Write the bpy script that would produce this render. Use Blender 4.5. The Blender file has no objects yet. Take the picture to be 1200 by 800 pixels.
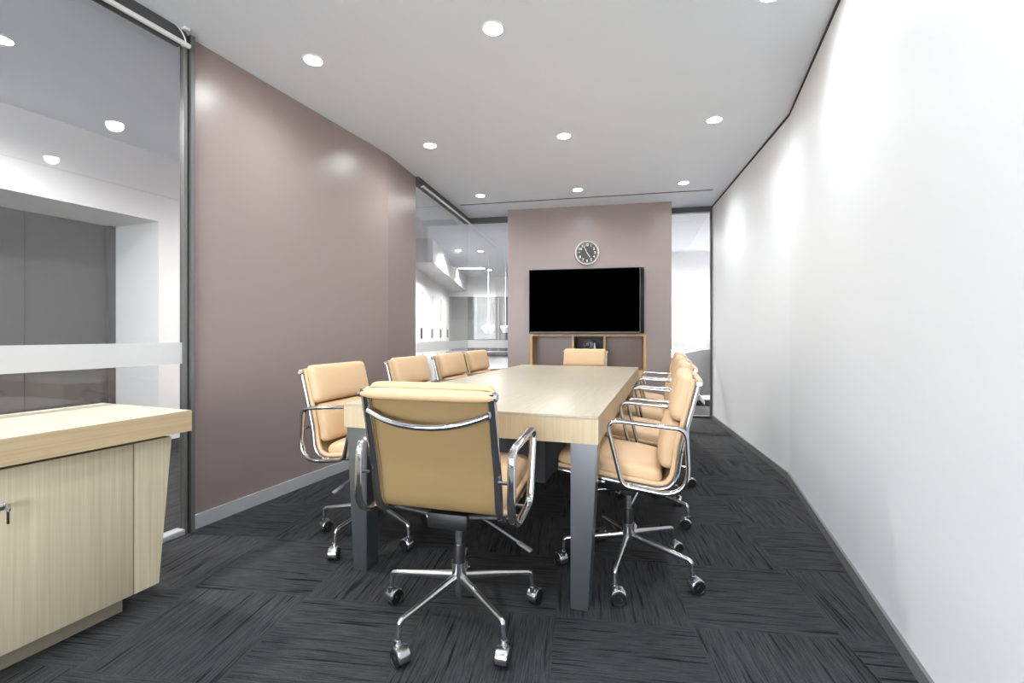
import bpy, bmesh, math, random
from mathutils import Vector, Matrix
random.seed(7)
PI = math.pi
SC = bpy.context.scene
COL = SC.collection
HC = 2.604            # ceiling height
CAMZ = 1.04

# ------------------------------------------------------------------ helpers
def lin(c):
    out = []
    for v in c:
        v = v / 255.0
        out.append(v / 12.92 if v <= 0.04045 else ((v + 0.055) / 1.055) ** 2.4)
    return (out[0], out[1], out[2], 1.0)

class MB:
    """collects geometry that becomes ONE mesh object"""
    def __init__(self):
        self.v = []; self.f = []
    def add(self, vs, fs, M=None):
        b = len(self.v)
        for p in vs:
            p = Vector(p)
            if M is not None: p = M @ p
            self.v.append((p.x, p.y, p.z))
        self.f += [tuple(i + b for i in f) for f in fs]
        return self
    def box(self, x0, x1, y0, y1, z0, z1, bev=0.0, M=None, seg=2):
        if bev <= 0:
            vs = [(x, y, z) for z in (z0, z1) for x, y in ((x0, y0), (x1, y0), (x1, y1), (x0, y1))]
            fs = [(3, 2, 1, 0), (4, 5, 6, 7), (0, 1, 5, 4), (1, 2, 6, 5), (2, 3, 7, 6), (3, 0, 4, 7)]
            return self.add(vs, fs, M)
        bm = bmesh.new()
        bmesh.ops.create_cube(bm, size=1.0)
        for q in bm.verts:
            q.co = Vector(((x0 + x1) / 2 + q.co.x * (x1 - x0), (y0 + y1) / 2 + q.co.y * (y1 - y0), (z0 + z1) / 2 + q.co.z * (z1 - z0)))
        bmesh.ops.bevel(bm, geom=bm.edges[:] , offset=bev, segments=seg, affect='EDGES', profile=0.5)
        return self.from_bm(bm, M)
    def from_bm(self, bm, M=None):
        bm.verts.index_update()
        vs = [q.co.copy() for q in bm.verts]
        fs = [tuple(q.index for q in f.verts) for f in bm.faces]
        bm.free()
        return self.add(vs, fs, M)
    def hexa(self, a, b):
        """frustum between two quads (lists of 4 points, ccw seen from above): a bottom, b top"""
        return self.add(list(a) + list(b), [(3, 2, 1, 0), (4, 5, 6, 7), (0, 1, 5, 4), (1, 2, 6, 5), (2, 3, 7, 6), (3, 0, 4, 7)])
    def prism(self, poly, z0, z1, M=None):
        n = len(poly)
        vs = [(p[0], p[1], z0) for p in poly] + [(p[0], p[1], z1) for p in poly]
        fs = [tuple(range(n - 1, -1, -1)), tuple(range(n, 2 * n))] + [(i, (i + 1) % n, n + (i + 1) % n, n + i) for i in range(n)]
        return self.add(vs, fs, M)
    def lathe(self, prof, seg=24, M=None):
        vs = []; fs = []
        n = len(prof)
        for k in range(seg):
            a = 2 * PI * k / seg
            for r, z in prof: vs.append((r * math.cos(a), r * math.sin(a), z))
        for k in range(seg):
            k2 = (k + 1) % seg
            for i in range(n - 1):
                fs.append((k * n + i, k2 * n + i, k2 * n + i + 1, k * n + i + 1))
        if prof[0][0] > 1e-6: fs.append(tuple(k * n for k in range(seg - 1, -1, -1)))
        if prof[-1][0] > 1e-6: fs.append(tuple(k * n + n - 1 for k in range(seg)))
        return self.add(vs, fs, M)
    def tube(self, path, r, seg=12, caps=True, M=None):
        path = [Vector(p) for p in path]
        n = len(path)
        rs = r if isinstance(r, (list, tuple)) else [r] * n
        T = []
        for i in range(n):
            a = path[max(0, i - 1)]; b = path[min(n - 1, i + 1)]
            T.append((b - a).normalized())
        up = Vector((0, 0, 1)) if abs(T[0].z) < 0.9 else Vector((1, 0, 0))
        N = (up - T[0] * up.dot(T[0])).normalized()
        vs = []; fs = []
        for i in range(n):
            N = (N - T[i] * N.dot(T[i])).normalized()
            B = T[i].cross(N)
            for k in range(seg):
                a = 2 * PI * k / seg
                vs.append(path[i] + (N * math.cos(a) + B * math.sin(a)) * rs[i])
        for i in range(n - 1):
            for k in range(seg):
                k2 = (k + 1) % seg
                fs.append((i * seg + k, i * seg + k2, (i + 1) * seg + k2, (i + 1) * seg + k))
        if caps:
            fs.append(tuple(range(seg - 1, -1, -1)))
            fs.append(tuple((n - 1) * seg + k for k in range(seg)))
        return self.add(vs, fs, M)
    def band(self, path, x, hw, ht, closed=False, seg=16, power=2.6, M=None):
        """sweep a rounded section along a path in the YZ plane at lateral position x (hw lateral, ht in-plane half sizes)"""
        n = len(path); vs = []; fs = []
        for i in range(n):
            if closed: a = path[i - 1]; b = path[(i + 1) % n]
            else: a = path[max(0, i - 1)]; b = path[min(n - 1, i + 1)]
            t = Vector((b[0] - a[0], b[1] - a[1])).normalized()
            nn = Vector((-t.y, t.x))
            for k in range(seg):
                an = 2 * PI * k / seg
                c, s = math.cos(an), math.sin(an)
                cx = math.copysign(abs(c) ** (2 / power), c) * hw
                cn = math.copysign(abs(s) ** (2 / power), s) * ht
                vs.append((x + cx, path[i][0] + nn.x * cn, path[i][1] + nn.y * cn))
        m = n if closed else n - 1
        for i in range(m):
            i2 = (i + 1) % n
            for k in range(seg):
                k2 = (k + 1) % seg
                fs.append((i * seg + k, i2 * seg + k, i2 * seg + k2, i * seg + k2))
        if not closed:
            fs.append(tuple(range(seg))); fs.append(tuple((n - 1) * seg + k for k in range(seg - 1, -1, -1)))
        return self.add(vs, fs, M)
    def pad(self, path, hw, thick, p=5.0, nw=26, base=0.0, M=None, crown=0.0):
        """upholstered pad: path of (y,z) along its length, thickness on the left side of the travel direction"""
        L = [0.0]
        for i in range(1, len(path)):
            L.append(L[-1] + math.hypot(path[i][0] - path[i - 1][0], path[i][1] - path[i - 1][1]))
        tot = L[-1]
        def at(d):
            d = min(max(d, 0), tot)
            for i in range(1, len(path)):
                if d <= L[i] + 1e-9:
                    k = (d - L[i - 1]) / (L[i] - L[i - 1])
                    a, b = path[i - 1], path[i]
                    t = Vector((b[0] - a[0], b[1] - a[1])).normalized()
                    return Vector((a[0] + (b[0] - a[0]) * k, a[1] + (b[1] - a[1]) * k)), t
        nl = 26
        vs = []; fs = []
        for side in (1, 0):
            for j in range(nl + 1):
                tt = -math.cos(PI * j / nl)
                pt, t = at((tt + 1) / 2 * tot)
                nn = Vector((-t.y, t.x))
                cr = 0.028; dd = max(0.0, cr - (1 - abs(tt)) / 2 * tot)
                hwj = hw - cr + math.sqrt(max(0.0, cr * cr - dd * dd))
                for i in range(nw + 1):
                    ss = -math.cos(PI * i / nw)
                    e = max(0.0, (1 - abs(ss) ** p)) ** (1 / p * 1.3) * max(0.0, (1 - abs(tt) ** p)) ** (1 / p * 1.3)
                    h = base + (thick * e * (1 + crown * (1 - ss * ss) * (1 - tt * tt)) if side else -thick * 0.12 * e)
                    vs.append((ss * hwj, pt.x + nn.x * h, pt.y + nn.y * h))
        W = nw + 1; off = (nl + 1) * W
        for j in range(nl):
            for i in range(nw):
                a = j * W + i
                fs.append((a, a + 1, a + 1 + W, a + W))
                fs.append((off + a, off + a + W, off + a + 1 + W, off + a + 1))
        return self.add(vs, fs, M)
    def build(self, name, mat, parent=None, smooth=True, angle=35, M=None):
        me = bpy.data.meshes.new(name)
        me.from_pydata(self.v, [], self.f)
        bm = bmesh.new(); bm.from_mesh(me)
        bmesh.ops.remove_doubles(bm, verts=bm.verts, dist=1e-5)
        bmesh.ops.recalc_face_normals(bm, faces=bm.faces)
        bm.to_mesh(me); bm.free()
        if smooth:
            me.polygons.foreach_set('use_smooth', [True] * len(me.polygons))
            me.set_sharp_from_angle(angle=math.radians(angle))
        me.materials.append(mat)
        o = bpy.data.objects.new(name, me)
        COL.objects.link(o)
        if parent is not None: o.parent = parent
        if M is not None: o.matrix_local = M
        return o

def fillet(pts, radii, n=7, closed=False):
    out = []
    m = len(pts)
    for i in range(m):
        r = radii[i] if isinstance(radii, (list, tuple)) else radii
        if (not closed and i in (0, m - 1)) or r <= 0:
            out.append(tuple(pts[i])); continue
        p = Vector(pts[i]); a = Vector(pts[i - 1]); b = Vector(pts[(i + 1) % m])
        da = (a - p); db = (b - p)
        la, lb = da.length, db.length
        da.normalize(); db.normalize()
        ang = da.angle(db)
        d = min(r / math.tan(ang / 2), la * 0.49, lb * 0.49)
        s = p + da * d; e = p + db * d
        for k in range(n + 1):
            t = k / n
            q = s * (1 - t) ** 2 + p * 2 * t * (1 - t) + e * t * t
            out.append(tuple(q))
    return out

def empty(name, loc=(0, 0, 0), rz=0.0):
    o = bpy.data.objects.new(name, None)
    o.empty_display_size = 0.1
    COL.objects.link(o)
    o.location = loc; o.rotation_euler = (0, 0, rz)
    return o

def tag(o, label=None, cat=None, group=None, kind=None):
    if label: o['label'] = label
    if cat: o['category'] = cat
    if group: o['group'] = group
    if kind: o['kind'] = kind
    return o

def frame_matrix(origin, direction):
    """local x runs along direction (2-D), local y to its left, z up"""
    d = Vector((direction[0], direction[1], 0)).normalized()
    n = Vector((-d.y, d.x, 0))
    M = Matrix(((d.x, n.x, 0, origin[0]), (d.y, n.y, 0, origin[1]), (0, 0, 1, 0), (0, 0, 0, 1)))
    return M

# ------------------------------------------------------------------ materials
def new_mat(name):
    m = bpy.data.materials.new(name); m.use_nodes = True
    nt = m.node_tree
    b = nt.nodes.get('Principled BSDF')
    return m, nt, b

def N(nt, t, **kw):
    n = nt.nodes.new(t)
    for k, v in kw.items(): setattr(n, k, v)
    return n

def principled(name, col, rough=0.5, metal=0.0, spec=0.5, bump=None, vary=None, coat=0.0):
    m, nt, b = new_mat(name)
    b.inputs['Base Color'].default_value = lin(col)
    b.inputs['Roughness'].default_value = rough
    b.inputs['Metallic'].default_value = metal
    b.inputs['Specular IOR Level'].default_value = spec
    if coat: b.inputs['Coat Weight'].default_value = coat; b.inputs['Coat Roughness'].default_value = 0.15
    tc = None
    if vary:
        scale, amt = vary
        tc = N(nt, 'ShaderNodeTexCoord')
        no = N(nt, 'ShaderNodeTexNoise'); no.inputs['Scale'].default_value = scale; no.inputs['Detail'].default_value = 4
        nt.links.new(tc.outputs['Object'], no.inputs['Vector'])
        mix = N(nt, 'ShaderNodeMix', data_type='RGBA')
        c = lin(col)
        mix.inputs[6].default_value = tuple(max(0, x * (1 - amt)) for x in c[:3]) + (1,)
        mix.inputs[7].default_value = tuple(min(1, x * (1 + amt)) for x in c[:3]) + (1,)
        nt.links.new(no.outputs['Fac'], mix.inputs[0])
        nt.links.new(mix.outputs[2], b.inputs['Base Color'])
    if bump:
        scale, strength, dist = bump
        tc = tc or N(nt, 'ShaderNodeTexCoord')
        no = N(nt, 'ShaderNodeTexNoise'); no.inputs['Scale'].default_value = scale; no.inputs['Detail'].default_value = 5
        nt.links.new(tc.outputs['Object'], no.inputs['Vector'])
        bp = N(nt, 'ShaderNodeBump'); bp.inputs['Strength'].default_value = strength; bp.inputs['Distance'].default_value = dist
        nt.links.new(no.outputs['Fac'], bp.inputs['Height'])
        nt.links.new(bp.outputs['Normal'], b.inputs['Normal'])
    return m

def wood(name, light, dark, scale, rough=0.4, line=0.45, spec=0.4):
    """fine straight grain: scale is (x,y,z) noise frequency, low along the grain"""
    m, nt, b = new_mat(name)
    tc = N(nt, 'ShaderNodeTexCoord')
    mp = N(nt, 'ShaderNodeMapping'); mp.inputs['Scale'].default_value = scale
    nt.links.new(tc.outputs['Object'], mp.inputs['Vector'])
    n1 = N(nt, 'ShaderNodeTexNoise'); n1.inputs['Scale'].default_value = 1.0; n1.inputs['Detail'].default_value = 6; n1.inputs['Roughness'].default_value = 0.65
    nt.links.new(mp.outputs['Vector'], n1.inputs['Vector'])
    rp = N(nt, 'ShaderNodeValToRGB')
    rp.color_ramp.elements[0].position = 0.30; rp.color_ramp.elements[0].color = lin(dark)
    rp.color_ramp.elements[1].position = 0.30 + line; rp.color_ramp.elements[1].color = lin(light)
    nt.links.new(n1.outputs['Fac'], rp.inputs['Fac'])
    nt.links.new(rp.outputs['Color'], b.inputs['Base Color'])
    b.inputs['Roughness'].default_value = rough
    b.inputs['Specular IOR Level'].default_value = spec
    bp = N(nt, 'ShaderNodeBump'); bp.inputs['Strength'].default_value = 0.08; bp.inputs['Distance'].default_value = 0.002
    nt.links.new(n1.outputs['Fac'], bp.inputs['Height']); nt.links.new(bp.outputs['Normal'], b.inputs['Normal'])
    return m

def emission(name, col, strength):
    m = bpy.data.materials.new(name); m.use_nodes = True
    nt = m.node_tree; nt.nodes.clear()
    e = N(nt, 'ShaderNodeEmission'); e.inputs['Color'].default_value = lin(col); e.inputs['Strength'].default_value = strength
    o = N(nt, 'ShaderNodeOutputMaterial'); nt.links.new(e.outputs[0], o.inputs['Surface'])
    return m

def glass_mat(name, tint=(246, 246, 246), refl=0.05):
    m = bpy.data.materials.new(name); m.use_nodes = True
    nt = m.node_tree; nt.nodes.clear()
    tr = N(nt, 'ShaderNodeBsdfTransparent'); tr.inputs['Color'].default_value = lin(tint)
    gl = N(nt, 'ShaderNodeBsdfGlossy'); gl.inputs['Roughness'].default_value = 0.0; gl.inputs['Color'].default_value = (1, 1, 1, 1)
    lw = N(nt, 'ShaderNodeLayerWeight'); lw.inputs['Blend'].default_value = 0.5
    pw = N(nt, 'ShaderNodeMath', operation='POWER'); pw.inputs[1].default_value = 5.0
    ml = N(nt, 'ShaderNodeMath', operation='MULTIPLY_ADD'); ml.inputs[1].default_value = 0.95; ml.inputs[2].default_value = refl
    nt.links.new(lw.outputs['Facing'], pw.inputs[0]); nt.links.new(pw.outputs[0], ml.inputs[0])
    mx = N(nt, 'ShaderNodeMixShader')
    nt.links.new(ml.outputs[0], mx.inputs[0]); nt.links.new(tr.outputs[0], mx.inputs[1]); nt.links.new(gl.outputs[0], mx.inputs[2])
    o = N(nt, 'ShaderNodeOutputMaterial'); nt.links.new(mx.outputs[0], o.inputs['Surface'])
    return m

def frosted_mat(name):
    m = bpy.data.materials.new(name); m.use_nodes = True
    nt = m.node_tree; nt.nodes.clear()
    tl = N(nt, 'ShaderNodeBsdfTranslucent'); tl.inputs['Color'].default_value = lin((222, 222, 222))
    df = N(nt, 'ShaderNodeBsdfDiffuse'); df.inputs['Color'].default_value = lin((222, 222, 222))
    tr = N(nt, 'ShaderNodeBsdfTransparent')
    a = N(nt, 'ShaderNodeMixShader'); a.inputs[0].default_value = 0.45
    b = N(nt, 'ShaderNodeMixShader'); b.inputs[0].default_value = 0.30
    nt.links.new(tl.outputs[0], a.inputs[1]); nt.links.new(df.outputs[0], a.inputs[2])
    nt.links.new(a.outputs[0], b.inputs[1]); nt.links.new(tr.outputs[0], b.inputs[2])
    o = N(nt, 'ShaderNodeOutputMaterial'); nt.links.new(b.outputs[0], o.inputs['Surface'])
    return m

def carpet_mat():
    m, nt, b = new_mat('carpet_tiles')
    tc = N(nt, 'ShaderNodeTexCoord')
    mp = N(nt, 'ShaderNodeMapping', vector_type='TEXTURE')
    mp.inputs['Location'].default_value = (0.644, 1.678, 0)
    mp.inputs['Rotation'].default_value = (0, 0, -math.atan(0.135))
    mp.inputs['Scale'].default_value = (0.49, 0.475, 1)
    nt.links.new(tc.outputs['Object'], mp.inputs['Vector'])
    fl = N(nt, 'ShaderNodeVectorMath', operation='FLOOR')
    nt.links.new(mp.outputs[0], fl.inputs[0])
    sp = N(nt, 'ShaderNodeSeparateXYZ'); nt.links.new(mp.outputs[0], sp.inputs[0])
    sf = N(nt, 'ShaderNodeSeparateXYZ'); nt.links.new(fl.outputs[0], sf.inputs[0])
    ad = N(nt, 'ShaderNodeMath', operation='ADD'); nt.links.new(sf.outputs[0], ad.inputs[0]); nt.links.new(sf.outputs[1], ad.inputs[1])
    par = N(nt, 'ShaderNodeMath', operation='FLOORED_MODULO'); par.inputs[1].default_value = 2.0
    nt.links.new(ad.outputs[0], par.inputs[0])
    wn = N(nt, 'ShaderNodeTexWhiteNoise', noise_dimensions='3D'); nt.links.new(fl.outputs[0], wn.inputs['Vector'])
    # across / along the grain
    mixa = N(nt, 'ShaderNodeMix', data_type='FLOAT'); mixb = N(nt, 'ShaderNodeMix', data_type='FLOAT')
    nt.links.new(par.outputs[0], mixa.inputs[0]); nt.links.new(par.outputs[0], mixb.inputs[0])
    nt.links.new(sp.outputs[1], mixa.inputs[2]); nt.links.new(sp.outputs[0], mixa.inputs[3])
    nt.links.new(sp.outputs[0], mixb.inputs[2]); nt.links.new(sp.outputs[1], mixb.inputs[3])
    def streak(fx, fy, seed_mul, detail=2):
        a = N(nt, 'ShaderNodeMath', operation='MULTIPLY'); a.inputs[1].default_value = fx; nt.links.new(mixa.outputs[0], a.inputs[0])
        c = N(nt, 'ShaderNodeMath', operation='MULTIPLY'); c.inputs[1].default_value = fy; nt.links.new(mixb.outputs[0], c.inputs[0])
        s = N(nt, 'ShaderNodeMath', operation='MULTIPLY'); s.inputs[1].default_value = seed_mul; nt.links.new(wn.outputs['Value'], s.inputs[0])
        cb = N(nt, 'ShaderNodeCombineXYZ')
        nt.links.new(a.outputs[0], cb.inputs[0]); nt.links.new(c.outputs[0], cb.inputs[1]); nt.links.new(s.outputs[0], cb.inputs[2])
        no = N(nt, 'ShaderNodeTexNoise'); no.inputs['Scale'].default_value = 1.0; no.inputs['Detail'].default_value = detail; no.inputs['Roughness'].default_value = 0.6
        nt.links.new(cb.outputs[0], no.inputs['Vector'])
        return no
    n1 = streak(40, 1.5, 57.0)
    n2 = streak(140, 5.0, 91.0)
    fine = N(nt, 'ShaderNodeTexNoise'); fine.inputs['Scale'].default_value = 330; fine.inputs['Detail'].default_value = 3
    nt.links.new(tc.outputs['Object'], fine.inputs['Vector'])
    r1 = N(nt, 'ShaderNodeValToRGB')
    e = r1.color_ramp.elements
    e[0].position = 0.32; e[0].color = (0.20, 0.20, 0.20, 1); e[1].position = 0.44; e[1].color = (1, 1, 1, 1)
    nt.links.new(n1.outputs['Fac'], r1.inputs['Fac'])
    r2 = N(nt, 'ShaderNodeValToRGB'); e = r2.color_ramp.elements
    e[0].position = 0.30; e[0].color = (0.45, 0.45, 0.45, 1); e[1].position = 0.60; e[1].color = (1.0, 1.0, 1.0, 1)
    nt.links.new(n2.outputs['Fac'], r2.inputs['Fac'])
    r3 = N(nt, 'ShaderNodeValToRGB'); e = r3.color_ramp.elements
    e[0].position = 0.3; e[0].color = (0.55, 0.55, 0.55, 1); e[1].position = 0.7; e[1].color = (1.35, 1.35, 1.35, 1)
    nt.links.new(fine.outputs['Fac'], r3.inputs['Fac'])
    m1 = N(nt, 'ShaderNodeMix', data_type='RGBA', blend_type='MULTIPLY'); m1.inputs[0].default_value = 1
    m2 = N(nt, 'ShaderNodeMix', data_type='RGBA', blend_type='MULTIPLY'); m2.inputs[0].default_value = 1
    m3 = N(nt, 'ShaderNodeMix', data_type='RGBA', blend_type='MULTIPLY'); m3.inputs[0].default_value = 1
    base = N(nt, 'ShaderNodeRGB'); base.outputs[0].default_value = CARPET
    nt.links.new(r1.outputs[0], m1.inputs[6]); nt.links.new(r2.outputs[0], m1.inputs[7])
    nt.links.new(m1.outputs[2], m2.inputs[6]); nt.links.new(r3.outputs[0], m2.inputs[7])
    nt.links.new(m2.outputs[2], m3.inputs[6]); nt.links.new(base.outputs[0], m3.inputs[7])
    nt.links.new(m3.outputs[2], b.inputs['Base Color'])
    b.inputs['Roughness'].default_value = 0.95; b.inputs['Specular IOR Level'].default_value = 0.15
    bp = N(nt, 'ShaderNodeBump'); bp.inputs['Strength'].default_value = 0.5; bp.inputs['Distance'].default_value = 0.003
    nt.links.new(fine.outputs['Fac'], bp.inputs['Height']); nt.links.new(bp.outputs['Normal'], b.inputs['Normal'])
    return m

CARPET = lin((68, 68, 69))
M = {}
M['carpet'] = carpet_mat()
M['ceiling'] = principled('ceiling_paint', (238, 243, 251), 0.9, spec=0.2)
M['white_wall'] = principled('white_satin_wall', (238, 238, 238), 0.5, spec=0.3)
M['white_paint'] = principled('white_paint', (232, 232, 232), 0.7, spec=0.3)
M['taupe'] = principled('taupe_wall_panel', (146, 131, 127), 0.33, spec=0.5, vary=(1.3, 0.03))
M['alu_base'] = principled('brushed_baseboard', (176, 176, 178), 0.45, spec=0.5)
M['grey_base'] = principled('grey_baseboard', (112, 112, 112), 0.6)
M['dark_frame'] = principled('dark_grey_frame', (74, 74, 75), 0.45)
M['mid_frame'] = principled('grey_aluminium_frame', (128, 128, 124), 0.4, metal=0.3)
M['jamb_grey'] = principled('jamb_grey', (104, 104, 101), 0.5)
M['black'] = principled('black_plastic', (22, 22, 23), 0.45)
M['gap'] = principled('shadow_gap', (62, 62, 64), 0.8)
M['glass'] = glass_mat('clear_glass')
M['frosted'] = frosted_mat('frosted_film')
M['rod'] = principled('white_aluminium_rod', (225, 225, 225), 0.4)
OAK_L, OAK_D = (216, 193, 156), (196, 168, 126)
M['oak_x'] = wood('pale_oak_grain_lengthwise', (186, 176, 156), (172, 161, 139), (3, 90, 90), 0.33)
M['oak_edge'] = wood('pale_oak_edge', (200, 185, 155), (180, 162, 130), (110, 60, 2.5), 0.4)
M['oak_face'] = wood('pale_oak_door_veneer', (197, 187, 160), (176, 165, 138), (95, 95, 1.6), 0.45, line=0.38)
M['oak_top'] = wood('pale_oak_counter', (200, 190, 172), (187, 176, 155), (2.5, 85, 85), 0.4)
M['oak_band'] = wood('pale_oak_edge_band', (190, 171, 138), (172, 151, 116), (2.2, 60, 110), 0.4)
M['oak_warm'] = wood('warm_oak_shelf', (214, 178, 128), (190, 150, 100), (60, 60, 3), 0.45)
M['plinth'] = principled('plinth_laminate', (142, 132, 116), 0.6)
M['steel'] = principled('brushed_steel', (135, 138, 142), 0.30, metal=0.9, bump=(300, 0.02, 0.001))
M['dark_steel'] = principled('dark_steel_duct', (88, 90, 94), 0.5, metal=0.5)
M['chrome'] = principled('polished_chrome', (200, 202, 206), 0.07, metal=1.0)
M['chrome_soft'] = principled('cast_aluminium', (198, 199, 202), 0.20, metal=0.96)
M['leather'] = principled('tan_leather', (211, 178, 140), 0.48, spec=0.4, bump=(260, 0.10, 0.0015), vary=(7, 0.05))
M['sling'] = principled('tan_leather_shaded', (139, 116, 79), 0.55, spec=0.3, bump=(260, 0.10, 0.0015), vary=(5, 0.05))  # same tan leather darkened; shade on the chair backs put into the colour
M['lever'] = principled('grey_lever', (105, 106, 108), 0.5)
M['screen'] = principled('television_screen', (0, 0, 0), 0.6, spec=0.0)
M['gloss_black'] = principled('gloss_black', (10, 10, 11), 0.15, spec=0.4)
M['rim'] = principled('satin_silver_rim', (228, 226, 224), 0.35, metal=0.35)
M['clock_face'] = principled('clock_face', (70, 64, 62), 0.6)
M['white_mark'] = principled('white_mark', (238, 236, 232), 0.5)
M['silver'] = principled('silver_plastic', (170, 172, 174), 0.35, metal=0.4)
M['niche_dark'] = principled('dark_niche', (58, 50, 47), 0.7)
M['lens'] = emission('lamp_lens', (255, 254, 252), 42.0)
M['lens_far'] = emission('hall_lamp_lens', (255, 252, 246), 22.0)
M['trim_white'] = principled('white_lamp_trim', (240, 240, 240), 0.5)
M['portal_dark'] = principled('charcoal_door', (90, 90, 91), 0.55, vary=(0.8, 0.05))
M['hall_grey'] = principled('grey_partition', (82, 82, 82), 0.4)
M['hall_grey_light'] = principled('pale_grey_film', (98, 98, 98), 0.6)
M['felt'] = principled('grey_felt', (128, 128, 130), 0.9)
M['desk_white'] = principled('white_desk', (236, 236, 236), 0.5)

# ------------------------------------------------------------------ plan of the room (camera at 0,0; y runs away from it)
P0 = Vector((-1.70, 2.51)); U = Vector((0.3576, 0.9339)); R = Vector((0.9339, -0.3576))   # near part of the room
D2 = Vector((0.199, 0.980)).normalized(); N2 = Vector((D2.y, -D2.x))                       # far part of the room
def A(u, r): return P0 + U * u + R * r
KL = Vector((-1.08, 4.133)); EL = Vector((-0.960, 4.717)); CL = Vector((-0.608, 6.45))
TL = Vector((-0.054, 5.986)); TR = Vector((1.887, 5.600))
JR = Vector((2.46, 5.827)); KR = Vector((1.975, 3.37)); BR = A(-3.3, 3.125); BL = A(-3.3, 0)
def struct(o): return tag(o, kind='structure')

MA = frame_matrix(P0, U)          # local x = u, local y = -r (to the left of U)
# floor and ceiling
struct(MB().box(-9, 9, -6, 16, -0.12, 0).build('floor', M['carpet'], smooth=False))
struct(MB().box(-9, 9, -6, 16, HC, HC + 0.15).build('ceiling', M['ceiling'], smooth=False))

def wall_seg(mb, a, b, z0, z1, t0, t1):
    """slab along a->b; t0..t1 measured to the left of the direction"""
    Mx = frame_matrix(a, b - a); L = (b - a).length
    mb.box(0, L, t0, t1, z0, z1, M=Mx)
def offset_poly(pts, d):
    out = []
    for i, p in enumerate(pts):
        if i == 0: n = (pts[1] - p).normalized(); n = Vector((-n.y, n.x)); out.append(p + n * d)
        elif i == len(pts) - 1: n = (p - pts[i - 1]).normalized(); n = Vector((-n.y, n.x)); out.append(p + n * d)
        else:
            a = (p - pts[i - 1]).normalized(); b = (pts[i + 1] - p).normalized()
            na = Vector((-a.y, a.x)); nb = Vector((-b.y, b.x)); n = (na + nb).normalized()
            out.append(p + n * (d / n.dot(na)))
    return out
def ribbon(pts, d0, d1, z0, z1):
    p0 = offset_poly(pts, d0); p1 = offset_poly(pts, d1)
    mb = MB()
    for i in range(len(pts) - 1):
        mb.prism([p0[i], p0[i + 1], p1[i + 1], p1[i]], z0, z1)
    return mb

# taupe wall with its bend, silver baseboard
left_line = [A(0, 0), KL, EL]
wl = struct(ribbon(left_line, 0.0, 0.05, 0, HC).build('wall_left', M['taupe'], smooth=False))
bl = struct(ribbon(left_line, -0.012, 0.0, 0, 0.075).build('baseboard_left', M['alu_base'], smooth=False))
# white wall with its bend
right_line = [JR, KR, BR]
wr = struct(ribbon(right_line, 0.0, 0.14, 0, HC).build('wall_right', M['white_wall'], smooth=False))
br_ = struct(ribbon(right_line, -0.012, 0.0, 0, 0.05).build('baseboard_right', M['grey_base'], smooth=False))
tr_ = struct(ribbon(right_line, -0.006, 0.0, HC - 0.016, HC).build('ceiling_gap_shade', M['gap'], smooth=False))  # dark strip on the wall face stands in for shade in a recessed gap

# wall behind the camera; its unseen window is added to let in fill light
mb = MB(); wall_seg(mb, BR, BL, 0, 0.25, -0.14, 0); wall_seg(mb, BR, BL, 2.45, HC, -0.14, 0)
L = (BL - BR).length; Mx = frame_matrix(BR, BL - BR)
mb.box(0, 0.2, -0.14, 0, 0.25, 2.45, M=Mx); mb.box(L - 0.2, L, -0.14, 0, 0.25, 2.45, M=Mx)
struct(mb.build('wall_behind', M['white_paint'], smooth=False))
wf = MB()
for x in (0.2, 0.2 + (L - 0.45) / 2, L - 0.25): wf.box(x, x + 0.05, -0.10, -0.04, 0.25, 2.45, M=Mx)
wf.box(0.2, L - 0.2, -0.10, -0.04, 0.25, 0.30, M=Mx); wf.box(0.2, L - 0.2, -0.10, -0.04, 2.40, 2.45, M=Mx)
w5 = struct(wf.build('fill_window', M['dark_frame'], smooth=False))
MB().box(0.2, L - 0.2, -0.075, -0.065, 0.25, 2.45, M=Mx).build('pane', M['glass'], w5, smooth=False)

# ---- pier with the television: front face TL->TR, deep niche cut in it
TD = (TR - TL).normalized(); MT = frame_matrix(TL, TD)     # local x along the face, +y into the wall
TW = (TR - TL).length
NX0, NX1, NZ1 = 0.284, 1.690, 1.038
mb = MB()
mb.box(0, NX0, 0, 0.50, 0, HC, M=MT); mb.box(NX1, TW, 0, 0.50, 0, HC, M=MT)
mb.box(NX0, NX1, 0, 0.50, NZ1, HC, M=MT); mb.box(NX0, NX1, 0.36, 0.50, 0, NZ1, M=MT)
struct(mb.build('wall_back', M['taupe'], smooth=False))
mb = MB(); mb.box(0, NX0, -0.012, 0, 0, 0.075, M=MT); mb.box(NX1, TW, -0.012, 0, 0, 0.075, M=MT)
struct(mb.build('baseboard_back', M['alu_base'], smooth=False))

# ---- glazing
def glazing(name, a, b, band=(0.87, 0.975), beam=True, sill='alu_base'):
    """glass wall a->b; room on the right of the direction"""
    Mx = frame_matrix(a, b - a); L = (b - a).length
    mb = MB()
    if beam: mb.box(0, L, -0.035, 0.035, HC - 0.068, HC, M=Mx)
    o = struct(mb.build(name, M['dark_frame'], smooth=False))
    MB().box(0, L, -0.005, 0.005, 0.02, HC - 0.068, M=Mx).build('pane', M['glass'], o, smooth=False)
    MB().box(0, L, -0.0065, -0.0055, band[0], band[1], M=Mx).build('frosted_band', M['frosted'], o, smooth=False)
    if sill: MB().box(0, L, -0.03, 0.03, 0, 0.03, 0.004, M=Mx).build('sill', M[sill], o)
    return o, Mx, L
g1a = A(-3.3, 0); g1b = A(-0.052, 0)
w1, M1, L1 = glazing('window_1', g1a, g1b, band=(0.885, 0.995))
jb = MB(); jb.box(-0.022, 0, -0.03, 0.012, 0, HC, M=MA); jb.box(-0.052, -0.034, -0.02, 0.012, 0, HC, M=MA)
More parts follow.
